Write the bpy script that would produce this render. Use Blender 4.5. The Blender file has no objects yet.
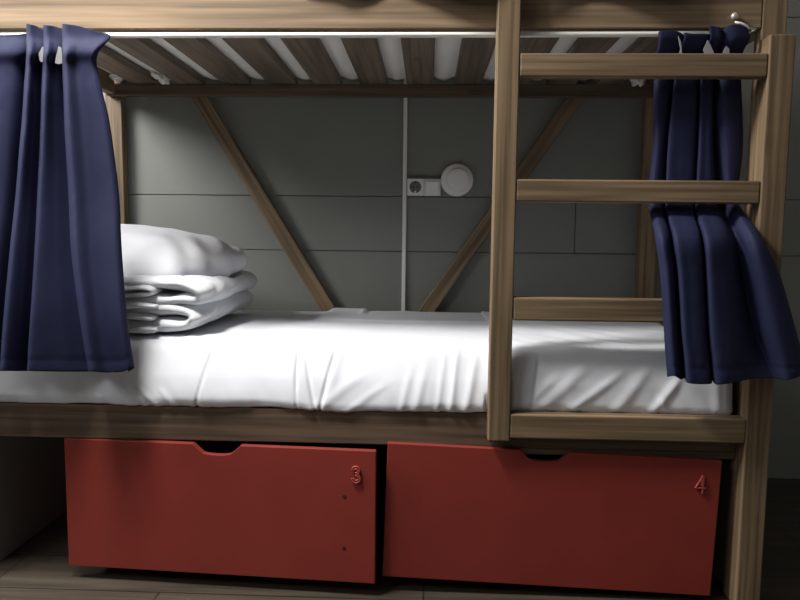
import bpy, bmesh, math, random
from mathutils import Vector, Matrix, noise
random.seed(4)
D = bpy.data; SC = bpy.context.scene; COL = SC.collection
FLOOR = -0.105          # everything is laid out with z = 0 a hand above the floor, lifted at the end

# ------------------------------------------------------------------ helpers
def link(o, parent=None):
    COL.objects.link(o)
    if parent: o.parent = parent
    return o
def obj(name, bm, mat, parent=None, smooth=False):
    me = D.meshes.new(name); bmesh.ops.recalc_face_normals(bm, faces=bm.faces[:]); bm.to_mesh(me); bm.free()
    me.materials.append(mat)
    if smooth:
        for p in me.polygons: p.use_smooth = True
    return link(D.objects.new(name, me), parent)
def tag(o, label=None, cat=None, group=None, kind=None):
    if label: o['label'] = label
    if cat: o['category'] = cat
    if group: o['group'] = group
    if kind: o['kind'] = kind
    return o
def thing(name, loc, label, cat, group=None, rot=(0, 0, 0)):
    o = D.objects.new(name, None); o.empty_display_size = .05; o.location = loc; o.rotation_euler = rot
    link(o); return tag(o, label, cat, group)
def box(bm, x0, x1, y0, y1, z0, z1, bev=.003, M=None):
    b = bmesh.new(); bmesh.ops.create_cube(b, size=1)
    for v in b.verts:
        v.co = Vector(((x0 + x1) / 2 + v.co.x * (x1 - x0), (y0 + y1) / 2 + v.co.y * (y1 - y0), (z0 + z1) / 2 + v.co.z * (z1 - z0)))
    if bev: bmesh.ops.bevel(b, geom=b.edges[:], offset=bev, segments=2, profile=.5, affect='EDGES')
    if M: b.transform(M)
    me = D.meshes.new('t'); b.to_mesh(me); b.free(); bm.from_mesh(me); D.meshes.remove(me)
    return bm
def bx(*a, **k): return box(bmesh.new(), *a, **k)
def tube(bm, pts, r, seg=10, cap=True):
    pts = [Vector(p) for p in pts]; n = len(pts)
    R = r if isinstance(r, (list, tuple)) else [r] * n
    up = Vector((0, 0, 1)); t0 = (pts[1] - pts[0]).normalized()
    if abs(t0.dot(up)) > .9: up = Vector((0, 1, 0))
    side = t0.cross(up).normalized(); rings = []
    for i, p in enumerate(pts):
        t = (pts[min(i + 1, n - 1)] - pts[max(i - 1, 0)]).normalized()
        side = (side - t * side.dot(t)).normalized(); w = t.cross(side)
        rings.append([bm.verts.new(p + (side * math.cos(a) + w * math.sin(a)) * R[i]) for a in [2 * math.pi * k / seg for k in range(seg)]])
    for a, b in zip(rings, rings[1:]):
        for k in range(seg): bm.faces.new((a[k], a[(k + 1) % seg], b[(k + 1) % seg], b[k]))
    if cap: bm.faces.new(rings[0]); bm.faces.new(rings[-1])
    return bm
def lathe_y(bm, cx, cz, prof, seg=48):          # profile of (radius, y) turned about an axis along Y
    rings = [[bm.verts.new((cx + r * math.cos(a), y, cz + r * math.sin(a))) for a in [2 * math.pi * k / seg for k in range(seg)]] for r, y in prof]
    for a, b in zip(rings, rings[1:]):
        for k in range(seg): bm.faces.new((a[k], a[(k + 1) % seg], b[(k + 1) % seg], b[k]))
    bm.faces.new(rings[0]); bm.faces.new(rings[-1]); return bm
def prism(bm, pts, y0, y1, bev=.002):           # outline in X-Z, pushed along Y
    b = bmesh.new(); a = [b.verts.new((x, y0, z)) for x, z in pts]; c = [b.verts.new((x, y1, z)) for x, z in pts]
    b.faces.new(a); b.faces.new(c[::-1]); n = len(pts)
    for k in range(n): b.faces.new((a[k], c[k], c[(k + 1) % n], a[(k + 1) % n]))
    bmesh.ops.recalc_face_normals(b, faces=b.faces[:])
    if bev:
        es = [e for e in b.edges if len(e.link_faces) == 2 and e.link_faces[0].normal.angle(e.link_faces[1].normal) > .9]
        bmesh.ops.bevel(b, geom=es, offset=bev, segments=2, profile=.5, affect='EDGES')
    me = D.meshes.new('t'); b.to_mesh(me); b.free(); bm.from_mesh(me); D.meshes.remove(me); return bm
def cr(p, t):                                    # Catmull-Rom through a list of Vectors, t in 0..1
    n = len(p) - 1; x = min(max(t, 0), 1) * n; i = min(int(x), n - 1); f = x - i
    a, b, c, d = p[max(i - 1, 0)], p[i], p[i + 1], p[min(i + 2, n)]
    return .5 * ((2 * b) + (c - a) * f + (2 * a - 5 * b + 4 * c - d) * f * f + (3 * b - a - 3 * c + d) * f ** 3)
def lerp_tab(tab, x):
    if x <= tab[0][0]: return tab[0][1]
    for (a, p), (b, q) in zip(tab, tab[1:]):
        if x <= b: return p + (q - p) * (x - a) / (b - a)
    return tab[-1][1]
def sstep(a, b, x):
    t = min(max((x - a) / (b - a), 0), 1); return t * t * (3 - 2 * t)

# ------------------------------------------------------------------ materials
def new_mat(name, rough=.6, spec=.5):
    m = D.materials.new(name); m.use_nodes = True; nt = m.node_tree; b = nt.nodes['Principled BSDF']
    b.inputs['Roughness'].default_value = rough; b.inputs['Specular IOR Level'].default_value = spec
    return m, nt, b
def N(nt, t, **k):
    n = nt.nodes.new(t)
    for a, v in k.items(): setattr(n, a, v)
    return n
def ramp(nt, fac, stops):
    r = N(nt, 'ShaderNodeValToRGB'); e = r.color_ramp.elements
    while len(e) < len(stops): e.new(.5)
    for el, (p, c) in zip(e, stops): el.position = p; el.color = (*c, 1)
    nt.links.new(fac, r.inputs[0]); return r.outputs[0]
def mix(nt, mode, f, a, b):
    m = N(nt, 'ShaderNodeMix', data_type='RGBA', blend_type=mode)
    for s, v in ((m.inputs[0], f), (m.inputs[6], a), (m.inputs[7], b)):
        if isinstance(v, bpy.types.NodeSocket): nt.links.new(v, s)
        else: s.default_value = v if isinstance(v, float) else (*v, 1)
    return m.outputs[2]
def bump(nt, b, h, strength, dist):
    n = N(nt, 'ShaderNodeBump'); n.inputs['Strength'].default_value = strength; n.inputs['Distance'].default_value = dist
    nt.links.new(h, n.inputs['Height']); nt.links.new(n.outputs[0], b.inputs['Normal'])
def coords(nt, scale=(1, 1, 1), rot=(0, 0, 0), loc=(0, 0, 0)):
    tc = N(nt, 'ShaderNodeTexCoord'); mp = N(nt, 'ShaderNodeMapping')
    mp.inputs['Scale'].default_value = scale; mp.inputs['Rotation'].default_value = rot; mp.inputs['Location'].default_value = loc
    nt.links.new(tc.outputs['Object'], mp.inputs[0]); return mp.outputs[0]
def noise_n(nt, vec, scale, detail=3, rough=.5, dist=0):
    n = N(nt, 'ShaderNodeTexNoise'); n.inputs['Scale'].default_value = scale; n.inputs['Detail'].default_value = detail
    n.inputs['Roughness'].default_value = rough; n.inputs['Distortion'].default_value = dist
    nt.links.new(vec, n.inputs['Vector']); return n.outputs['Fac']
def wood(name, axis, dark, light, rot=(0, 0, 0), rough=.5, knots=True, loc=(0, 0, 0)):
    m, nt, b = new_mat(name, rough, .35)
    sc = {'x': (.55, 13, 13), 'y': (13, .55, 13), 'z': (13, 13, .55)}[axis]
    v = coords(nt, sc, rot, loc)
    n1 = noise_n(nt, v, 1.0, 2, .5, .3)
    mul = N(nt, 'ShaderNodeMath', operation='MULTIPLY'); mul.inputs[1].default_value = 6.0; nt.links.new(n1, mul.inputs[0])
    fr = N(nt, 'ShaderNodeMath', operation='PINGPONG'); fr.inputs[1].default_value = .5; nt.links.new(mul.outputs[0], fr.inputs[0])
    sc2 = {'x': (1.8, 75, 75), 'y': (75, 1.8, 75), 'z': (75, 75, 1.8)}[axis]
    fib = noise_n(nt, coords(nt, sc2, rot), 1.0, 2, .6)
    mid = tuple(a * .35 + c * .65 for a, c in zip(dark, light))
    c = ramp(nt, fr.outputs[0], [(.0, tuple(a * .7 + c * .3 for a, c in zip(dark, light))), (.2, mid), (.5, light)])
    f = ramp(nt, fib, [(.32, (.60,) * 3), (.6, (1.10,) * 3)])
    c = mix(nt, 'MULTIPLY', 1.0, c, f)
    if knots:
        kv = N(nt, 'ShaderNodeTexVoronoi'); kv.inputs['Scale'].default_value = 1.0
        ks = {'x': (2.6, 7, 7), 'y': (7, 2.6, 7), 'z': (7, 7, 2.6)}[axis]
        nt.links.new(coords(nt, ks, rot, (.3, .1, .2)), kv.inputs['Vector'])
        kc = ramp(nt, kv.outputs['Distance'], [(.03, (.45, .36, .3)), (.07, (.8, .74, .7)), (.13, (1, 1, 1))])
        c = mix(nt, 'MULTIPLY', .85, c, kc)
    lo = noise_n(nt, coords(nt, (2, 2, 2)), 1.3, 2)
    c = mix(nt, 'MULTIPLY', .6, c, ramp(nt, lo, [(.3, (.75, .75, .75)), (.7, (1.1, 1.08, 1.05))]))
    nt.links.new(c, b.inputs['Base Color'])
    bump(nt, b, fib, .2, .0015); return m
DK, LT = (.15, .103, .062), (.27, .193, .120)
W_X, W_Y, W_Z = [wood('bed_wood_' + a, a, DK, LT) for a in 'xyz']
LD, LL = (.120, .081, .046), (.235, .167, .100)
L_X = wood('ladder_wood_x', 'x', LD, LL, loc=(2.3, .4, 1.1)); L_Z = wood('ladder_wood_z', 'z', LD, LL, loc=(1.3, 2.4, .1))
SL_Y = wood('slat_wood', 'y', (.13, .097, .070), (.22, .170, .128), knots=True)
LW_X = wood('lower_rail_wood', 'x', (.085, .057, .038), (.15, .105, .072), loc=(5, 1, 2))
RL_X = wood('rear_wood', 'x', (.095, .064, .044), (.155, .110, .078))

def cloth(name, col, rough=.85, fine=900., b_str=.15, sheen=.0, var=.08):
    m, nt, b = new_mat(name, rough, .2)
    n1 = noise_n(nt, coords(nt), fine, 1); n2 = noise_n(nt, coords(nt), 5., 3)
    c = mix(nt, 'MULTIPLY', 1.0, col, ramp(nt, n2, [(.3, (1 - var,) * 3), (.7, (1.,) * 3)]))
    nt.links.new(c, b.inputs['Base Color']); b.inputs['Sheen Weight'].default_value = sheen
    bump(nt, b, n1, b_str, .001); return m
M_SHEET = cloth('white_cotton', (.74, .76, .81), .8, 700., .1, 0, .04)
M_DUVET = cloth('white_duvet_cotton', (.76, .78, .82), .85, 700., .1, 0, .04)
M_PILLOW = cloth('white_pillow_cotton', (.75, .76, .81), .85, 700., .1, 0, .04)
M_UPMAT = cloth('upper_mattress_ticking', (.90, .88, .83), .9, 300., .2, 0, .1)
M_GAP = cloth('pleat_gap_cloth', (.27, .27, .27), .9, 300., .2, 0, .1)
M_CURT = cloth('navy_curtain_cloth', (.017, .020, .057), .7, 1200., .2, .0, .1)

def paint(name, col, rough, spec=.5, var=.06, bs=.05, scale=6.):
    m, nt, b = new_mat(name, rough, spec)
    n2 = noise_n(nt, coords(nt), scale, 4)
    c = mix(nt, 'MULTIPLY', 1.0, col, ramp(nt, n2, [(.3, (1 - var,) * 3), (.7, (1.,) * 3)]))
    nt.links.new(c, b.inputs['Base Color']); bump(nt, b, noise_n(nt, coords(nt), 160., 2), bs, .002); return m
M_RED = paint('red_paint', (.26, .036, .027), .45, .35, .12, .08)
M_REDGLOSS = paint('red_gloss_paint', (.34, .055, .045), .35, .5, .05, .02)
M_HOLE = paint('screw_hole_dark', (.05, .008, .006), .8)
M_WALL = paint('grey_wall_paint', (.235, .242, .226), .55, .35, .10, .10, 3.)
M_CEIL = paint('ceiling_paint', (.7, .69, .67), .8, .2)
M_SIDE = paint('room_wall_paint', (.38, .38, .37), .7, .2)
M_PLAST = paint('white_plastic', (.88, .87, .85), .35, .5, .02, 0)
M_TRUNK = paint('white_trunking_plastic', (.84, .83, .80), .45, .4, .04, 0)
M_SOCK = paint('grey_socket_plastic', (.16, .155, .145), .4, .5, .02, 0)
M_DARK = paint('dark_pin_hole', (.015, .015, .015), .6)
M_ROD = paint('white_rod_enamel', (.80, .79, .76), .3, .5, .02, 0)
M_METAL = paint('brass_screw', (.80, .72, .58), .3); M_METAL.node_tree.nodes['Principled BSDF'].inputs['Metallic'].default_value = .6

def floor_mat():
    m, nt, b = new_mat('floor_laminate', .42, .4)
    br = N(nt, 'ShaderNodeTexBrick'); nt.links.new(coords(nt, (1, 1, 1), (0, 0, 0), (.35, .06, 0)), br.inputs['Vector'])
    br.inputs['Scale'].default_value = 1; br.inputs['Brick Width'].default_value = 1.2; br.inputs['Row Height'].default_value = .19
    br.inputs['Mortar Size'].default_value = .0025; br.offset = .4
    br.inputs['Color1'].default_value = (.85, .85, .85, 1); br.inputs['Color2'].default_value = (1.1, 1.08, 1.05, 1); br.inputs['Mortar'].default_value = (.3, .3, .3, 1)
    g = noise_n(nt, coords(nt, (1.6, 26, 26)), 1., 4, .6, .4); f = noise_n(nt, coords(nt, (3, 160, 160)), 1., 2)
    c = ramp(nt, g, [(.3, (.043, .034, .026)), (.55, (.072, .058, .044)), (.75, (.098, .08, .061))])
    c = mix(nt, 'MULTIPLY', .5, c, ramp(nt, f, [(.3, (.6,) * 3), (.6, (1.1,) * 3)]))
    c = mix(nt, 'MULTIPLY', 1., c, br.outputs['Color'])
    nt.links.new(c, b.inputs['Base Color']); bump(nt, b, g, .15, .002); return m
M_FLOOR = floor_mat()

# ------------------------------------------------------------------ the room
WY = .955
XL, XR, YF, ZC = -4.3, 1.7, -3.3, 2.75
S = lambda o: tag(o, kind='structure')
S(obj('floor', bx(XL, XR, YF, WY + .05, FLOOR - .05, FLOOR, bev=0), M_FLOOR))
S(obj('ceiling', bx(XL, XR, YF, WY + .05, ZC, ZC + .05, bev=0), M_CEIL))
S(obj('wall_left', bx(XL - .05, XL, YF, WY + .05, FLOOR, ZC, bev=0), M_SIDE))
S(obj('wall_right', bx(XR, XR + .05, YF, WY + .05, FLOOR, ZC, bev=0), M_SIDE))
S(obj('wall_front', bx(XL, XR, YF - .05, YF, FLOOR, ZC, bev=0), M_SIDE))
wb = bx(XL, XR, WY + .012, WY + .06, FLOOR, ZC, bev=0)
G = .0016
for z0, z1, cuts in ((FLOOR, .50, (-2.9, -.9)), (.50, .806, (-1.9, .42)), (.806, 1.026, (-2.6, -.244)), (1.026, 1.72, (-3.3, .1)), (1.72, ZC, (-1.2, .7))):
    xs = [XL, *cuts, XR]
    for a, c in zip(xs, xs[1:]): box(wb, a + G, c - G, WY, WY + .014, z0 + G, z1 - G, bev=.0012)
S(obj('wall_back', wb, M_WALL))

# ------------------------------------------------------------------ bunk bed
bed = thing('bunk_bed', (-1.0, .45, FLOOR), 'brown wooden bunk bed with slatted upper deck, diagonal braces and a built-in ladder', 'bed')
BO = Vector(bed.location)
def bp(name, bm, m, label=None, smooth=False):
    bm.transform(Matrix.Translation(-BO)); o = obj(name, bm, m, bed, smooth)
    if label: o['label'] = label
    return o
PT = 2.45                                         # post tops
bp('post', bx(0, .062, 0, .040, FLOOR, PT), L_Z)               # right front
bp('post', bx(-2.135, -2.075, 0, .045, FLOOR, PT), W_Z)         # left front
bp('post', bx(-2.12, -2.055, .908, .952, FLOOR, PT), W_Z)        # left back
bp('post', bx(0, .065, .908, .952, FLOOR, PT), W_Z)            # right back
bp('upper_rail', bx(-2.074, -.001, 0, .034, 1.401, 1.552), W_X)
bp('lower_rail', bx(-2.074, -.001, 0, .036, .303, .398), LW_X)
bp('rear_rail', bx(-2.10, .06, .872, .907, 1.405, 1.450), RL_X)
bp('rear_rail', bx(-2.10, .06, .872, .907, .31, .385), W_X)
bp('end_rail', bx(-2.098, -2.062, .046, .871, 1.41, 1.55), W_Y)
bp('end_rail', bx(.012, .05, .041, .871, 1.41, 1.55), W_Y)
bp('end_rail', bx(.012, .05, .041, .905, .31, .62), W_Y)  # carried up past the mattress to block light towards the right wall
bp('light_blocker', bx(-2.10, -2.085, .046, .871, FLOOR + .001, .40), M_WALL, 'added grey board blocking light below the lower deck')  # added board, blocks lamp light from the left under the bed
bp('light_blocker', bx(.014, .030, .042, .905, FLOOR + .001, .305), M_WALL, 'added grey board blocking light below the lower deck')  # added board, keeps the space under the right end dark
bp('rail_strip', bx(-.66, -.001, .002, .034, .285, .3028, bev=.002), LW_X)
bp('ledger', bx(-2.05, -.002, .035, .062, 1.415, 1.450, bev=.002), RL_X)
def beam(xa, za, xb, zb, w, y0, y1):
    L = math.hypot(xb - xa, zb - za); a = math.atan2(zb - za, xb - xa)
    return bx(-L / 2, L / 2, y0, y1, -w / 2, w / 2), Matrix.Translation(((xa + xb) / 2, 0, (za + zb) / 2)) @ Matrix.Rotation(-a, 4, 'Y'), a
for (xa, za, xb, zb) in ((-1.128, .40, -1.775, 1.46), (-.945, .40, -.235, 1.46)):
    b, M, a = beam(xa, za, xb, zb, .056, .912, .950)
    w = wood('brace_wood', 'x', DK, LT, loc=(xa, 1.3, za))
    o = obj('brace', b, w, bed); o.matrix_local = Matrix.Translation(-BO) @ M
# slats of the upper deck
SP = .179
for k in range(11):
    xc = -.778 + SP / 2 + SP * (k - 7)
    w = .104 + random.uniform(-.003, .003); dx = random.uniform(-.003, .003)
    bp('slat', bx(xc - w / 2 + dx, xc + w / 2 + dx, .036, .906, 1.4505, 1.4775, bev=.003), SL_Y)
# slats of the lower deck, under the mattress
for k in range(7):
    xc = -1.9 + k * .3
    bp('slat', bx(xc - .05, xc + .05, .037, .871, .362, .384, bev=.002), SL_Y)
# ladder
LY0 = -.046
bp('ladder_rail', bx(-.666, -.609, LY0, -.001, .335, PT), L_Z, 'ladder rail hooked over the rails, ending above the drawers')
bp('ladder_rail', bx(.0, .064, LY0, -.001, FLOOR, 1.374, bev=.004), L_Z, 'ladder rail standing on the floor')
for z0, z1 in ((.343, .408), (.656, .716), (.961, 1.018), (1.271, 1.329)):
    bp('rung', bx(-.6085, -.0005, LY0 + .001, -.014 if z0 > .9 else -.004, z0, z1, bev=.004), L_X)
kb = lathe_y(bmesh.new(), -.073, 1.427, [(.003, .0), (.004, -.004), (.0085, -.006), (.0095, -.011), (.007, -.015), (.003, -.017)], 20)
bp('screw_head', kb, M_METAL, 'small pale round screw head in the upper rail', True)

# ------------------------------------------------------------------ upper mattress (seen between the slats)
def upper_mattress():
    bm = bmesh.new(); nx, ny = 260, 40; x0, x1, y0, y1 = -2.05, -.005, .07, .904; g = []
    for i in range(nx + 1):
        x = x0 + (x1 - x0) * i / nx; row = []
        ph = ((x + .778) / SP) % 1.0; d = min(ph, 1 - ph) * SP            # distance to a gap centre
        for j in range(ny + 1):
            y = y0 + (y1 - y0) * j / ny
            z = 1.4805 - .010 * max(0, 1 - (d / .034) ** 2) + .002 * noise.noise(Vector((x * 14, y * 9, 3)))
            row.append(bm.verts.new((x, y, z)))
        g.append(row)
    for i in range(nx):
        for j in range(ny): bm.faces.new((g[i][j], g[i + 1][j], g[i + 1][j + 1], g[i][j + 1]))
    r = bmesh.ops.extrude_face_region(bm, geom=bm.faces[:])
    for v in [e for e in r['geom'] if isinstance(e, bmesh.types.BMVert)]: v.co.z = 1.60
    return bm
um = obj('mattress', upper_mattress(), M_UPMAT, smooth=True)
tag(um, 'pale mattress of the upper bunk, showing in stripes between the slats overhead', 'mattress')
def lump(x, y, z, sx, sy, sz, seed):
    b = bmesh.new(); bmesh.ops.create_icosphere(b, subdivisions=4, radius=1)
    for v in b.verts:
        n = noise.noise(v.co * 1.7 + Vector((seed, 0, 0))) * .35 + noise.noise(v.co * 4 + Vector((0, seed, 0))) * .15
        v.co = v.co * (1 + n); v.co = Vector((x + v.co.x * sx, y + v.co.y * sy, z + v.co.z * sz))
    return b
for i, (x, y, z, sx, sy, sz) in enumerate(((-1.843, .815, 1.456, .020, .034, .020), (-1.866, .785, 1.464, .011, .03, .013), (-2.030, .815, 1.462, .020, .04, .014),
                                  (-.070, .822, 1.455, .016, .022, .020), (-.046, .827, 1.452, .012, .020, .018))):
    obj('cover_fold', lump(x, y, z, sx, sy, sz, i * 7.3), M_UPMAT, um, True)

# ------------------------------------------------------------------ lower mattress with its fitted sheet
XM0, XM1 = -2.045, -.014
HEM = [(-2.05, .404), (-1.836, .402), (-1.585, .402), (-1.308, .404), (-1.144, .394), (-1.063, .390), (-.9, .395), (-.79, .402), (-.685, .400), (-.58, .409), (-.26, .406), (0, .402)]
def prof():
    P = [(.868, .402), (.868, .54)]
    for k in range(1, 9): a = k / 8 * math.pi / 2; P.append((.868 - .034 * (1 - math.cos(a)), .54 + .03 * math.sin(a)))
    P += [(.6, .572), (.3, .576), (.10, .578), (.045, .5775)]
    for k in range(1, 11): a = k / 10 * math.pi / 2; P.append((.045 - .053 * math.sin(a), .5395 + .038 * math.cos(a)))
    P += [(-.012, .48), (-.011, .42), (-.005, .400), (.012, .4005), (.05, .4005)]
    L = [0]
    for a, b in zip(P, P[1:]): L.append(L[-1] + math.hypot(a[0] - b[0], a[1] - b[1]))
    out = []; n = 230
    for k in range(n + 1):
        t = k / n
        # denser on the front half
        s = L[-1] * (t * .9 if t < .5 else .45 + (t - .5) * 1.1)
        for i in range(len(P) - 1):
            if s <= L[i + 1] + 1e-9:
                f = (s - L[i]) / max(L[i + 1] - L[i], 1e-9); out.append((P[i][0] + (P[i + 1][0] - P[i][0]) * f, P[i][1] + (P[i + 1][1] - P[i][1]) * f)); break
    return out
# creases and ridges of the drop: x at the top, x at the hem, z from, z to, height, half width
FOLDS = [(-1.42, -1.455, .585, .41, -.004, .004), (-1.19, -1.185, .58, .47, -.004, .004), (-1.165, -1.13, .54, .40, -.004, .005), (-1.075, -1.12, .585, .40, -.005, .004), (-1.06, -1.09, .58, .47, .004, .012),
         (-.745, -.765, .58, .395, .007, .009), (-.69, -.725, .575, .395, .008, .012), (-.78, -.80, .56, .40, .004, .008), (-.83, -.86, .53, .395, .005, .012), (-.87, -.90, .52, .395, .004, .010),
         (-1.72, -1.64, .50, .40, .007, .016), (-1.68, -1.60, .48, .40, .006, .010), (-1.64, -1.565, .47, .40, .006, .009), (-1.56, -1.52, .45, .40, .004, .010), (-1.80, -1.70, .49, .41, .005, .018),
         (-1.0, -1.14, .50, .40, .005, .022), (-.93, -1.05, .48, .40, .004, .016),
         (-.40, -.52, .545, .41, .007, .025), (-.30, -.44, .53, .41, .006, .018), (-.24, -.32, .54, .41, .007, .020), (-.155, -.225, .52, .41, .010, .014), (-.21, -.19, .45, .40, .006, .010), (-.47, -.56, .52, .42, .004, .016),
         (-.07, -.06, .55, .40, .005, .012), (-.53, -.545, .57, .44, -.003, .004)]
def sheet():
    P = prof(); n = len(P); nor = []
    for i in range(n):
        a, b = P[max(i - 1, 0)], P[min(i + 1, n - 1)]; t = Vector((b[0] - a[0], b[1] - a[1])).normalized(); nor.append((-t.y * -1, -t.x))
    # outward normal for a path running back -> over the top -> down the front
    nor = [(y_, z_) for y_, z_ in nor]
    bm = bmesh.new(); NX = 520; rings = []
    xs = [(XM0 + (XM1 - .03 - XM0) * i / NX, 0.) for i in range(NX + 1)]
    for k in range(1, 11): a = k / 10 * math.pi / 2; xs.append((XM1 - .03 + .03 * math.sin(a), .028 * (1 - math.cos(a))))
    for x, inset in xs:
        hem = lerp_tab(HEM, x) - .3995 + .002 * noise.noise(Vector((x * 40, 1, 5))); ring = []
        for i, (y, z) in enumerate(P):
            ny, nz = nor[i]
            front = sstep(.03, -.004, y) if z < .58 else 0; y_in = y
            low = sstep(.56, .41, z) * front
            d = .0025 * noise.noise(Vector((x * 5, y * 5, z * 5 + 2))) + .0012 * noise.noise(Vector((x * 17, y * 12, z * 9)))
            if z < .403 and y > -.006: d = 0
            d += low * (.006 * noise.noise(Vector((x * 6 + z * 5, 4, z * 3))) + .003 * noise.noise(Vector((x * 22 + z * 12, 1, z * 5))))
            if z < .60:
                for (xt, xb, zt, zb, h, w) in FOLDS:
                    if y < .05 and z < zt + .02:
                        f = (zt - z) / (zt - zb); cx = xt + (xb - xt) * f
                        if abs(x - cx) < 3 * w: d += (.65 if h > 0 else 1.5) * h * math.exp(-((x - cx) / w) ** 2) * sstep(-.1, .35, f) * (1 - .6 * sstep(1.0, 1.25, f))
            # a loose upper sheet lies along the back of the bed, its corner turned up
            if y > .05 and z > .5:
                e = y - (.52 + .06 * noise.noise(Vector((x * 3, 0, 9))))
                d += .006 * sstep(0, .03, e) * sstep(-1.23, -1.20, x) + .010 * sstep(.15, .36, e) * sstep(-1.22, -1.19, x) * sstep(-1.04, -1.09, x)
                d += .004 * math.exp(-((x + 1.075 - .05 * (y - .8)) / .008) ** 2) * sstep(.70, .76, y) - .004 * math.exp(-((x + 1.055) / .006) ** 2) * sstep(.70, .76, y)
                if x > -.62:           # flap folded forward near the ladder
                    lip = .035 + .012 * noise.noise(Vector((x * 4, 3, 3)))
                    d += .004 * sstep(lip - .006, lip + .006, y)
                    d += .004 * noise.noise(Vector((x * 16 + y * 9, y * 6, 2))) 
            if z < .60 and y < .28 and z > .40: y = y + (.14 + .86 * sstep(-.58, -.70, x)) * .078 * max(0, (z - .41) / .168) ** 1.5 * sstep(.28, .06, y)
            yy = y + ny * (d - inset); zz = z + nz * (d - inset)
            if y_in < -.0005: zz += hem * sstep(.50, .40, z)
            if y < .06 and z < .57:
                k = sstep(-.690, -.670, x) * sstep(-.590, -.605, x)
                yy = max(yy, -.05 + .0512 * k)                      # pressed back by the ladder rail
                if x > -.66: yy = max(yy, -.05 + .0468 * sstep(.418, .410, zz) * sstep(-.64, -.60, x))
                if yy > -.003 or z < .403: zz = max(zz, .3995)
                if zz < .3995: yy = min(yy, -.0012)
            ring.append(bm.verts.new((x, yy, zz)))
        rings.append(ring)
    for a, b in zip(rings, rings[1:]):
        for i in range(n - 1): bm.faces.new((a[i], a[i + 1], b[i + 1], b[i]))
    bm.faces.new(rings[-1]); bm.faces.new(rings[0])
    return bm
mt = obj('mattress', bx(XM0 + .02, XM1 - .015,   .11, .85, .386, .552, bev=.03), M_UPMAT)
tag(mt, 'thick mattress of the lower bunk, wrapped in a creased white sheet', 'mattress')
obj('fitted_sheet', sheet(), M_SHEET, mt, True)

# ------------------------------------------------------------------ folded duvet and pillow
def puff(bm, cx, cy, cz, hx, hy, hz, rot=0, n=4.5, ez=2.2, pinch=0, seg=64, rings=24):
    R = Matrix.Rotation(rot, 3, 'Z'); V = []
    for j in range(rings + 1):
        ph = -math.pi / 2 + math.pi * j / rings; cz_, sz_ = math.cos(ph), math.sin(ph)
        rr = abs(cz_) ** (2 / ez * .9); zz = math.copysign(abs(sz_) ** (2 / ez * 1.1), sz_)
        row = []
        for k in range(seg):
            a = 2 * math.pi * k / seg; c, s = math.cos(a), math.sin(a)
            q = (abs(c) ** n + abs(s) ** n) ** (-1 / n)
            ux, uy = c * q * rr, s * q * rr
            zf = zz * (1 - pinch * (abs(ux) ** 3 * abs(uy) ** 3) ** .5 * .9)
            p = R @ Vector((ux * hx, uy * hy, 0)); row.append(bm.verts.new((cx + p.x, cy + p.y, cz + zf * hz)))
        V.append(row)
    for a, b in zip(V, V[1:]):
        for k in range(seg): bm.faces.new((a[k], a[(k + 1) % seg], b[(k + 1) % seg], b[k]))
    bmesh.ops.remove_doubles(bm, verts=bm.verts[:], dist=1e-5)
    return bm
def fuse(bm, voxel, smooth_it):
    me = D.meshes.new('t'); bmesh.ops.recalc_face_normals(bm, faces=bm.faces[:]); bm.to_mesh(me); bm.free()
    o = D.objects.new('t', me); COL.objects.link(o)
    r = o.modifiers.new('r', 'REMESH'); r.mode = 'VOXEL'; r.voxel_size = voxel
    s = o.modifiers.new('s', 'SMOOTH'); s.iterations = smooth_it; s.factor = .5
    dg = bpy.context.evaluated_depsgraph_get(); dg.update()
    m2 = D.meshes.new_from_object(o.evaluated_get(dg)); b = bmesh.new(); b.from_mesh(m2)
    D.objects.remove(o); D.meshes.remove(me); D.meshes.remove(m2); b.normal_update(); return b
from mathutils.bvhtree import BVHTree
PC = Vector((-1.825, .48, .779))
pl = puff(bmesh.new(), *PC, .325, .245, .112, math.radians(-20), 5, 2.5, .7, 128, 56)
pl.normal_update()
TILT = Matrix.Translation(PC) @ Matrix.Rotation(math.radians(7), 4, 'X') @ Matrix.Rotation(math.radians(1), 4, 'Y') @ Matrix.Translation(-PC)
for v in pl.verts:
    c = v.co; n = v.normal
    L = Matrix.Rotation(math.radians(20), 3, 'Z') @ (c - PC)
    edge = max(abs(L.x) / .325, abs(L.y) / .245)
    d = .012 * noise.noise(c * 4.5 + Vector((3, 1, 0))) + .005 * noise.noise(c * 12) * edge
    d += .005 * math.sin(L.x * 34 + L.y * 50 + 2 * noise.noise(c * 5)) * sstep(.4, .95, edge)
    v.co = TILT @ (c + n * d)
pl.normal_update(); PB = BVHTree.FromBMesh(pl)
du = bmesh.new()
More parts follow.
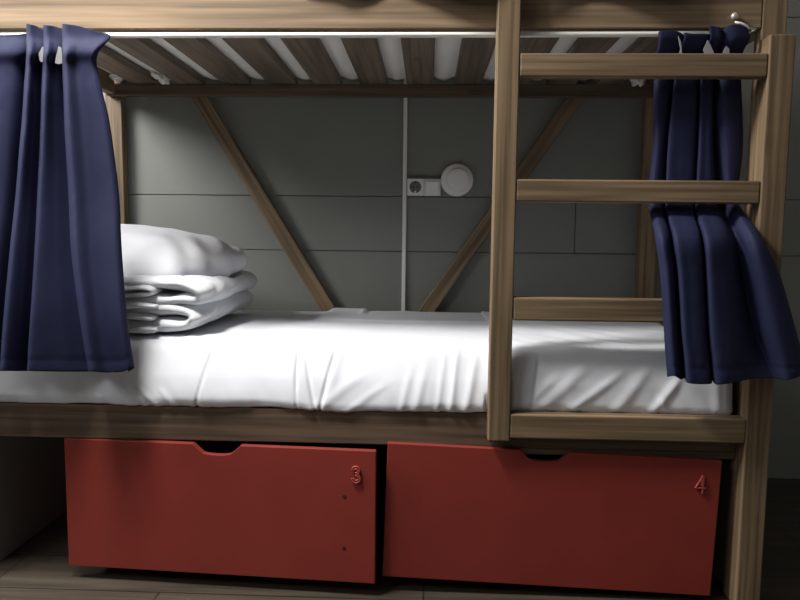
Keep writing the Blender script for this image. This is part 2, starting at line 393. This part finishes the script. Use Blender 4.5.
def layer(pts, h, y0, y1, seed, n=130, seg=100, e=4.0):
    P = [Vector((x, 0, z)) for x, z in pts]; rings = []
    C = [cr(P, i / n) for i in range(n + 1)]
    for i, c in enumerate(C):
        t = (C[min(i + 1, n)] - C[max(i - 1, 0)]).normalized(); nn = Vector((-t.z, 0, t.x)); end = min(1, .35 + (1 - i / n) * 9)
        a0 = y0 + .014 * noise.noise(Vector((c.x * 6, seed, c.z * 20))); ym, hy = (a0 + y1) / 2, (y1 - a0) / 2; ring = []
        hh = h * end * (1 + .22 * noise.noise(Vector((c.x * 9, seed, c.z * 9))))
        hs = seg // 2
        for k in range(seg):
            t_ = math.sin(math.pi * ((k % hs) / hs - .5)); sg = 1
            if k >= hs: t_, sg = -t_, -1
            ring.append(du.verts.new(c + Vector((0, ym + hy * t_, 0)) + nn * (sg * hh * math.sqrt(max(0, 1 - abs(t_) ** 12)))))
        rings.append(ring)
    for a, b in zip(rings, rings[1:]):
        for k in range(seg): du.faces.new((a[k], a[(k + 1) % seg], b[(k + 1) % seg], b[k]))
    du.faces.new(rings[0]); du.faces.new(rings[-1])
layer([(-2.05, .606), (-1.75, .604), (-1.60, .605), (-1.525, .611), (-1.498, .631), (-1.52, .650), (-1.60, .655), (-1.8, .653), (-2.05, .652)], .0215, .095, .73, 1)
layer([(-2.05, .732), (-1.75, .731), (-1.63, .730), (-1.54, .724), (-1.490, .704), (-1.500, .685), (-1.57, .678), (-1.66, .679), (-1.80, .677), (-2.05, .676)], .0200, .100, .75, 2)
layer([(-2.05, .714), (-1.8, .708), (-1.70, .711), (-1.640, .716), (-1.612, .708), (-1.635, .699), (-1.72, .694), (-1.85, .690), (-2.05, .686)], .0085, .075, .5, 3)
layer([(-2.05, .640), (-1.8, .630), (-1.69, .634), (-1.61, .629)], .0085, .080, .5, 4)
layer([(-2.05, .668), (-1.85, .664), (-1.72, .668), (-1.60, .664)], .0075, .078, .5, 6)
layer([(-2.05, .594), (-1.82, .596), (-1.70, .594), (-1.60, .598)], .0120, .082, .5, 5)
du.normal_update()
for v in du.verts:
    c = v.co; n = v.normal
    c.z += .008 * noise.noise(Vector((c.x * 5, c.y * 3, 7))) * sstep(.58, .62, c.z); d = .004 * noise.noise(c * 6) + .0022 * noise.noise(Vector((c.x * 25, c.y * 14, c.z * 30)))
    right = sstep(-1.64, -1.50, c.x)
    d += right * .0035 * math.sin((c.x * .6 - c.y * .35 + c.z * 1.1) * 130 + 3 * noise.noise(c * 9)) * sstep(.58, .62, c.z) * sstep(.6, .2, c.y)
    fr = sstep(.17, .10, c.y) * sstep(-1.56, -1.66, c.x)
    d += fr * .0022 * (1 - abs(noise.noise(Vector((c.x * 9, 2, c.z * 38 - c.x * 9)))) * 3)
    v.co = c + n * d
    if v.co.z > .60:
        for ox, oy in ((0, 0), (.018, 0), (-.018, 0), (0, .018), (0, -.018)):
            hit = PB.ray_cast(Vector((v.co.x + ox, v.co.y + oy, .5)), Vector((0, 0, 1)))
            if hit[0] is not None: v.co.z = min(v.co.z, hit[0].z - .010)
for v in du.verts: v.co.z = max(v.co.z, .5815 + .001 * noise.noise(v.co * 5))
dv = obj('duvet', du, M_DUVET, smooth=True); tag(dv, 'white folded duvet stacked on the lower mattress beneath the pillow', 'duvet')
obj_p = obj('pillow', pl, M_PILLOW, smooth=True); tag(obj_p, 'plump white pillow lying on the folded duvet', 'pillow')

# ------------------------------------------------------------------ drawers
def digit(ch, cx, cz, s):
    P = {'3': [[(-.42, .30), (-.36, .44), (-.15, .54), (.1, .53), (.30, .42), (.35, .25), (.25, .09), (.02, .02), (.25, -.03), (.42, -.18), (.42, -.36), (.28, -.5), (.02, -.56), (-.25, -.52), (-.42, -.40), (-.48, -.26)],
               [(-.25, .28), (-.14, .37), (.05, .37), (.17, .26), (.08, .14), (-.10, .11)], [(-.1, -.08), (.12, -.10), (.25, -.22), (.2, -.36), (.0, -.41), (-.2, -.36), (-.30, -.24)]],
         '4': [[(.12, .56), (-.12, .22), (-.46, -.18), (-.46, -.22), (-.1, -.22), (.45, -.22)], [(.20, .50), (.20, .1), (.19, -.3), (.19, -.56)], [(.06, .36), (.05, -.1)]]}[ch]
    b = bmesh.new()
    for st in P:
        v = [Vector((cx + x * s * .62, -.004, cz + y * s)) for x, y in st]; n = len(v) * 5
        tube(b, [cr(v, i / n) for i in range(n + 1)], .0028, 8)
    return b
def drawer(loc, rot, w, h, label, ch, dig, notch, holes):
    t = thing('storage_drawer', loc, label, 'drawer', 'drawers under the bunk', rot)      # origin: top left corner of the front
    nx = w / 2 + notch
    top = [(0, 0), (nx - .067, 0)]
    for k in range(0, 9): u = k / 8; x = -.052 + .104 * u; top.append((nx + x, -.026 - .003 * math.sin(math.pi * u) + .012 * (2 * u - 1) ** 6))
    top += [(nx + .067, 0), (w, 0), (w, -h), (0, -h)]
    obj('front_panel', prism(bmesh.new(), top[::-1], 0, .018, .0022), M_RED, t)
    obj('side_panel', bx(.03, .045, .0185, .62, -h + .03, -.05, bev=.001), M_RED, t)
    obj('side_panel', bx(w - .045, w - .03, .0185, .62, -h + .03, -.05, bev=.001), M_RED, t)
    obj('back_panel', bx(.0455, w - .0455, .60, .615, -h + .03, -.05, bev=.001), M_RED, t)
    obj('bottom_panel', bx(.0455, w - .0455, .0185, .5995, -h + .03, -h + .04, bev=.001), M_RED, t)
    for x in (.10, w - .10):
        for y in (.09, .52):
            b = lathe_y(bmesh.new(), 0, 0, [(.0222, -.009), (.0245, -.006), (.0245, .006), (.0222, .009)], 20)
            b.transform(Matrix.Translation((x, y, -h + .0065)) @ Matrix.Rotation(math.pi / 2, 4, 'Z')); obj('caster', b, M_DARK, t, True)
    o = obj('number', digit(ch, dig[0], dig[1], dig[2]), M_REDGLOSS, t, True); o['label'] = 'raised number %s painted red like the front' % ch
    for x, z in holes: obj('screw_hole', lathe_y(bmesh.new(), x, z, [(.0055, .0), (.0055, -.0008), (.004, -.0012)], 16), M_HOLE, t)
    return t
a3 = math.atan2(-.05, .873)
drawer((-1.834, .0, .3015), (0, 0, a3), .874, .369, 'red storage drawer marked 3, under the left half of the bed', '3', (.822, -.065, .040), 0.0, ((.789, -.128), (.789, -.272)))
drawer((-.932, -.021, .3155), (0, math.radians(1.8), 0), .888, .376, 'red storage drawer marked 4, under the ladder end of the bed', '4', (.836, -.066, .044), -.022, ())

# ------------------------------------------------------------------ curtain rod and curtains
rod = obj('curtain_rod', tube(bmesh.new(), [(-2.05, .0098, 1.388), (-1.2, .0098, 1.388), (-.6, .0098, 1.3885), (-.3, .0098, 1.3895), (-.12, .0098, 1.390), (-.05, .0098, 1.390)], .0072, 12), M_ROD, smooth=True)
tag(rod, 'thin white curtain rod running under the front rail of the upper bunk', 'curtain rod')
obj('end_hook', tube(bmesh.new(), [(-.0835, -.038, 1.4045), (-.070, -.039, 1.402), (-.055, -.039, 1.3955), (-.048, -.036, 1.390), (-.030, -.034, 1.389), (-.0305, .004, 1.389)], [.0022, .0028, .0028, .0024, .002, .002], 10), M_ROD, rod, True)

def curtain(name, rows, label, nu=360, nv=150, wr=.0015, hem=None):
    R = [[Vector(p) for p in r] for r in rows]; bm = bmesh.new(); g = []
    cols = len(R[0])
    fine = [[cr(r, i / nu) for i in range(nu + 1)] for r in R]
    for j in range(nv + 1):
        t = j / nv; row = []
        for i in range(nu + 1):
            p = cr([f[i] for f in fine], t)
            p.y += wr * noise.noise(Vector((p.x * 18, p.z * 7, 1))) + .4 * wr * noise.noise(Vector((p.x * 50, p.z * 30, 4)))
            if hem and t > 1 - hem and t < 1 - hem + .012: p.y += .0012
            row.append(bm.verts.new(p))
        g.append(row)
    for j in range(nv):
        for i in range(nu): bm.faces.new((g[j][i], g[j][i + 1], g[j + 1][i + 1], g[j + 1][i]))
    o = obj(name, bm, M_CURT, smooth=True)
    m = o.modifiers.new('thickness', 'SOLIDIFY'); m.thickness = .0016; m.offset = 0
    return tag(o, label, 'curtain', 'curtains of the bunk')
def left_rows():
    rows = []
    #    v    x-scale base     r1  r2  r3  edge  amp
    for v, r1, r2, r3, ed, amp in ((27, 27, 44, 63, 107, .55), (38, 27, 44, 63, 110, .6), (52, 27, 44, 63, 99, .75), (66, 26, 43, 63, 97, .85), (92, 24, 42, 64, 103, .95), (122, 22, 41, 65, 110, 1.), (190, 16, 38, 69, 119, 1.05), (250, 10, 35, 72, 122, 1.1), (315, 4, 31, 80, 127, 1.15), (372, 0, 28, 89, 134.5, 1.2)):
        k = (v - 35) / 337; X = lambda u: -1.946 - .042 * k + u * (.00263 + .00013 * k)
        top = v < 40
        Z = lambda u, dv=0: 1.378 - (v + dv - 35) * .00262 + (.004 * (u / 134) if not top else 0)
        yb = -.024 if v < 60 else -.014 - .042 * sstep(150, 330, v)
        A = lambda y: (yb + .5 * y * amp if top else yb + y * amp)
        yv = .020 if v > 60 else .004
        dv0 = 8 if v == 27 else 0
        lift = -4 if v == 372 else 0
        rows.append([(X(-75), A(.0), Z(-75, dv0)), (X(-50), A(-.03), Z(0, dv0)), (X(-22), A(-.034), Z(0, dv0)), (X(r1 - 12 - .1 * max(0, r1 - 15)), A(-.028), Z(0, dv0)), (X(r1 + 4), A(yv), Z(0, dv0 * .6)),
                     (X(r1), A(-.024), Z(0, -2 if v == 27 else 0)), (X(r1 + 4), A(-.044), Z(0, -2 if v == 27 else 0)), (X(r1 + .62 * (r2 - r1)), A(-.018), Z(r1)), (X(r2 + 3), A(yv), Z(r2, 5 if v == 27 else 0)),
                     (X(r2), A(-.024), Z(r2, -1 if v == 27 else 0)), (X(r2 + 4), A(-.044), Z(r2, -1 if v == 27 else 0)), (X(r2 + .6 * (r3 - r2)), A(-.014), Z(r2)), (X(r3 + 5), A(yv + .004), Z(r3, 4 if v == 27 else 0)),
                     (X(r3), A(-.028), Z(r3, -2 if v == 27 else 0)), (X(r3 + .12 * (ed - r3)), A(-.050), Z(r3, -2 if v == 27 else 0)), (X(r3 + .40 * (ed - r3)), A(-.030), Z(r3, lift * -.2)), (X(r3 + .75 * (ed - r3)), A(-.028), Z(ed, (5 if v == 27 else 0))),
                     (X(ed - 4), A(-.026), Z(ed, (6 if v == 27 else lift))), (X(ed), A(-.010), Z(ed, (7 if v == 27 else lift))), (X(ed - 6), A(.012), Z(ed, 8 if v == 27 else 0))])
    rows = [[(-.83 + (x + .83) * (1.801 + y) / 1.771, y, .875 + (z - .875) * (1.801 + y) / 1.771) for x, y, z in r] for r in rows]
    return rows
curtain_left = curtain('curtain', left_rows(), 'navy blue curtain bunched at the pillow end of the bunk, left of the bedding', hem=.035)
LC = curtain_left
def patch(parent, pts, t=.002):  # grey sliver laid over a fold where a gap between pleats would show
    b = bmesh.new(); P = [Vector(p) for p in pts]; a = [b.verts.new(p) for p in P]; c = [b.verts.new(p + Vector((0, t, 0))) for p in P]; n = len(P)
    b.faces.new(a); b.faces.new(c[::-1])
    for k in range(n): b.faces.new((a[k], c[k], c[(k + 1) % n], a[(k + 1) % n]))
    o = obj('pleat_gap_patch', b, M_GAP, parent); o['label'] = 'grey tape showing in a fold'; return o
def px(u, v, y):                  # rough place on the curtain front
    return (-.83 + (-1.946 + u * .00264 + .83) * (1.801 + y) / 1.771, y, .875 + (1.378 - (v - 35) * .00262 - .875) * (1.801 + y) / 1.771)
for q in (((42, 46), (44, 47), (44, 60), (41, 61), (39, 60), (38, 53)), ((58, 46), (61, 47), (61.5, 62), (58, 63), (54, 62), (55, 57))):
    patch(LC, [px(u_, v_, -.036) for u_, v_ in q])
def right_rows():
    rows = []
    for v, L, f2, f3, f4, ed, fl in ((27, 656, 681, 706, 724, 745, 0), (38, 657, 682, 708, 725, 748, 0), (46, 658, 681, 706, 724, 746, 0), (56, 658, 680, 705, 724, 746, 0), (80, 657, 676, 703, 723, 746, 0), (140, 655, 669, 700, 722, 746, 0), (185, 653, 669, 700, 728, 744, .0), (201, 653, 669, 700, 732, 744, .0),
                                  (211, 654, 669, 700, 735, 748, .12), (221, 655, 670, 700, 739, 753, .45), (232, 656, 671, 701, 742, 758, .82), (246, 657, 672, 702, 745, 765, 1), (274, 661, 676, 704, 750, 779, 1), (330, 665, 680, 708, 763, 797, 1), (356, 667, 683, 711, 771, 804, 1), (377, 669, 685, 714, 776, 804, 1)):
        Y0 = (-.014 if v < 36 else (-.011 if v < 40 else (.003 if v < 50 else .022))) * (1 - fl) - .086 * fl
        def X(u): return (-.262 + .014 * sstep(30, 150, v) + (u - 655) * (.00245 if v < 100 else .0025)) * (1 - fl) + fl * (-.268 + .0001 * (v - 215) + (u - 655) * .00244)
        z = (1.392 - (v - 30) * .00246) * (1 - fl) + fl * (.93 - (v - 215) * .00252)
        a = .22 if v < 60 else (.5 if v < 205 else (.7 if v < 214 else (.8 if v < 225 else .85)))
        w = lambda y: Y0 + y * a
        t27 = (v == 27)
        zz = lambda d: z - (d * .00246 if t27 else 0) - (d * .00246 * .0)
        hem = (v == 377)
        zh = lambda d: z - d * .0025 if hem else z
        rows.append([(X(L + 4), w(.030), zz(6)), (X(L), w(.012), zz(5)), (X(L + 3), w(-.016), zz(4) if t27 else zh(-3)), (X(L + .7 * (f2 - L)), w(-.008), zz(4) if t27 else zh(1)), (X(f2 + 3), w(.026), zz(8) if t27 else zh(2)),
                     (X(f2), w(-.022), zz(6) if t27 else zh(3)), (X(f2 + .3 * (f3 - f2)), w(-.027), zz(7) if t27 else zh(4)), (X(f3 - 5), w(-.018), zz(7) if t27 else zh(4)), (X(f3 + 2), w(.026), zz(6) if t27 else zh(3)),
                     (X(f3), w(-.026), zz(0) if t27 else zh(4)), (X(f3 + .25 * (f4 - f3)), w(-.028), zz(0) if t27 else zh(2)), (X(f3 + .58 * (f4 - f3)), w(-.020 + .010 * fl), zz(1) if t27 else zh(-1)), (X(f4 - 3), w(.034 if v < 340 else (.018 if v < 370 else .002)), zz(2) if t27 else zh(-2)),
                     (X(f4 + 1), w(-.004), zz(-1) if t27 else zh(-2)), (X(f4 + .3 * (ed - f4)), w(-.026), zz(-2) if t27 else zh(-2)), (X(f4 + .75 * (ed - f4)), w(-.020), zz(-1) if t27 else zh(-5)), (X(ed), w(.0), zz(0) if t27 else zh(-7)), (X(ed - 4), w(.022), zz(2) if t27 else zh(-8))])
    return rows
curtain_right = curtain('curtain', right_rows(), 'navy blue curtain at the ladder end, threaded behind the top rungs', hem=.05)

for q in (((675, 33), (678, 38), (679.5, 48), (680, 53), (677, 53), (678, 46)), ((705, 37), (708, 42), (712, 50), (709, 52), (703, 52), (701, 47)), ((724, 43), (727, 46), (727.5, 51), (724, 53), (721, 50), (722, 46))):
    patch(curtain_right, [(-.262 + (u_ - 655) * .00245, -.019, max(1.333, 1.384 - (v_ - 30) * .00242)) for u_, v_ in q])
# the upper bunk has its own rail, rod and curtain; its scalloped hem shades the front rail
bp('canopy_rail', bx(-2.074, -.001, 0, .034, 2.36, 2.45), W_X)
ur = obj('curtain_rod', tube(bmesh.new(), [(-2.05, .008, 2.345), (-.01, .008, 2.345)], .0058, 12), M_ROD, smooth=True)
tag(ur, 'thin white curtain rod up under the canopy rail of the upper bunk', 'curtain rod')
def upper_rows(pts):
    rows = []
    for z, a in ((2.352, .2), (2.2, .6), (1.9, .9), (1.6, 1.0), (1.484, 1.0)):
        rows.append([(x, min(-.004 + (y if z < 2.3 else y * .2) * a, -.006), z + (.0 if z > 1.5 else .010 * math.sin(k * 1.7))) for k, (x, y) in enumerate(pts)])
    return rows
curtain('curtain', upper_rows(((-1.16, .0), (-1.11, -.014), (-1.05, -.016), (-.99, -.004), (-.94, -.002), (-.88, -.014), (-.80, -.034), (-.74, -.052), (-.69, -.06))), 'navy curtain of the upper bunk, hanging left of the ladder above the front rail', nu=140, nv=60)
curtain('curtain', upper_rows(((-.59, -.035), (-.55, -.028), (-.50, -.014), (-.436, -.001), (-.40, -.016), (-.35, -.045), (-.30, -.055), (-.25, -.045), (-.20, -.02), (-.15, -.006))), 'navy curtain of the upper bunk, hanging behind the ladder above the front rail', nu=120, nv=60)

# ------------------------------------------------------------------ on the wall
tr = obj('cable_trunking', bx(-.935, -.9195, WY - .013, WY - .0005, .53, 1.75, bev=.002), M_TRUNK); tag(tr, 'thin white cable trunking running up the grey wall beside the socket', 'trunking')
def plate(x0, z0, s, name, label, cat):
    t = thing(name, (x0 + s / 2, WY, z0 + s / 2), label, cat); h = s / 2
    return t, h
sk, h = plate(-.917, 1.030, .066, 'wall_socket', 'white wall socket with a round grey well, next to the trunking', 'socket')
obj('face_plate', bx(-h, h, -.026, -.0005, -h, h, bev=.002), M_PLAST, sk)
o = obj('socket_well', lathe_y(bmesh.new(), 0, 0, [(.0235, -.0262), (.0235, -.0285), (.0215, -.0285), (.0195, -.0270), (.002, -.0270)], 32), M_SOCK, sk, False); o['label'] = 'dark grey round well'
for x in (-.0095, .0095): obj('pin_hole', lathe_y(bmesh.new(), x, 0, [(.0032, -.0268), (.0032, -.0276), (.002, -.0278)], 14), M_DARK, sk)
for z in (-.019, .019): obj('earth_clip', bx(-.003, .003, -.0300, -.0268, z - .004, z + .004, bev=.0005), M_PLAST if z < 0 else M_DARK, sk)
sw, h = plate(-.850, 1.030, .066, 'light_switch', 'white square light switch between the socket and the round lamp', 'switch')
obj('face_plate', bx(-h, h, -.022, -.0005, -h, h, bev=.002), M_TRUNK, sw)
M = Matrix.Rotation(math.radians(7), 4, 'X')
obj('rocker', bx(-.0255, .0255, -.029, -.0205, -.0255, .0255, bev=.002, M=M), M_PLAST, sw)
lp = thing('wall_lamp', (-.719, WY, 1.092), 'round white wall lamp, switched off, right of the switch', 'lamp')
obj('base', lathe_y(bmesh.new(), 0, 0, [(.060, -.0005), (.064, -.006), (.0645, -.014), (.061, -.020), (.052, -.0225), (.02, -.0228)], 64), M_PLAST, lp, True)
obj('diffuser', lathe_y(bmesh.new(), .004, .001, [(.047, -.0226), (.0465, -.029), (.044, -.033), (.036, -.0345), (.01, -.035)], 64), M_PLAST, lp, True)

# ------------------------------------------------------------------ camera
cam = D.cameras.new('camera'); cam.sensor_fit = 'HORIZONTAL'; cam.sensor_width = 36; cam.lens = 678.82 / 800 * 36; cam.clip_start = .02
co = link(D.objects.new('camera', cam)); yaw, pit, rol = .0395745, .0965093, .0105596
f = Vector((-math.sin(yaw) * math.cos(pit), math.cos(yaw) * math.cos(pit), -math.sin(pit))); r = Vector((math.cos(yaw), math.sin(yaw), 0)); u = r.cross(f)
c, s = math.cos(rol), math.sin(rol); r, u = c * r + s * u, c * u - s * r
co.matrix_world = Matrix(((r.x, u.x, -f.x, -.8324047), (r.y, u.y, -f.y, -1.8009561), (r.z, u.z, -f.z, .8753733), (0, 0, 0, 1))); SC.camera = co

# ------------------------------------------------------------------ light
def area(name, loc, target, power, size, col, shape='DISK'):
    l = D.lights.new(name, 'AREA'); l.energy = power; l.size = size; l.color = col; l.shape = shape
    o = link(D.objects.new(name, l)); o.location = loc
    o.rotation_euler = (Vector(target) - Vector(loc)).to_track_quat('-Z', 'Y').to_euler(); return o
area('room_lamp', (-1.8, -.52, 2.45), (-1.3, 0, .8), 58, .42, (1.0, .97, .93))
area('corner_lamp', (-3.15, -.3, 2.2), (-1.7, .5, .8), 56, .9, (1.0, .98, .95))
area('fill_light', (-3.0, -2.0, 2.5), (-1.6, 0, .6), 20, 1.2, (.95, .97, 1.0))  # soft fill added to lift the shadows, no fixture behind it
w = D.worlds.new('world'); SC.world = w; w.use_nodes = True; w.node_tree.nodes['Background'].inputs[0].default_value = (.5, .5, .5, 1); w.node_tree.nodes['Background'].inputs[1].default_value = .05
vs = SC.view_settings; vs.view_transform = 'Standard'; vs.look = 'None'; vs.gamma = 1; vs.use_curve_mapping = False; vs.exposure = 0.12
SC.cycles.max_bounces = 8; SC.cycles.diffuse_bounces = 5; SC.cycles.use_denoising = True

# lift everything so the floor is z = 0
for o in SC.objects:
    if o.parent is None: o.location.z -= FLOOR
bpy.context.view_layer.update()
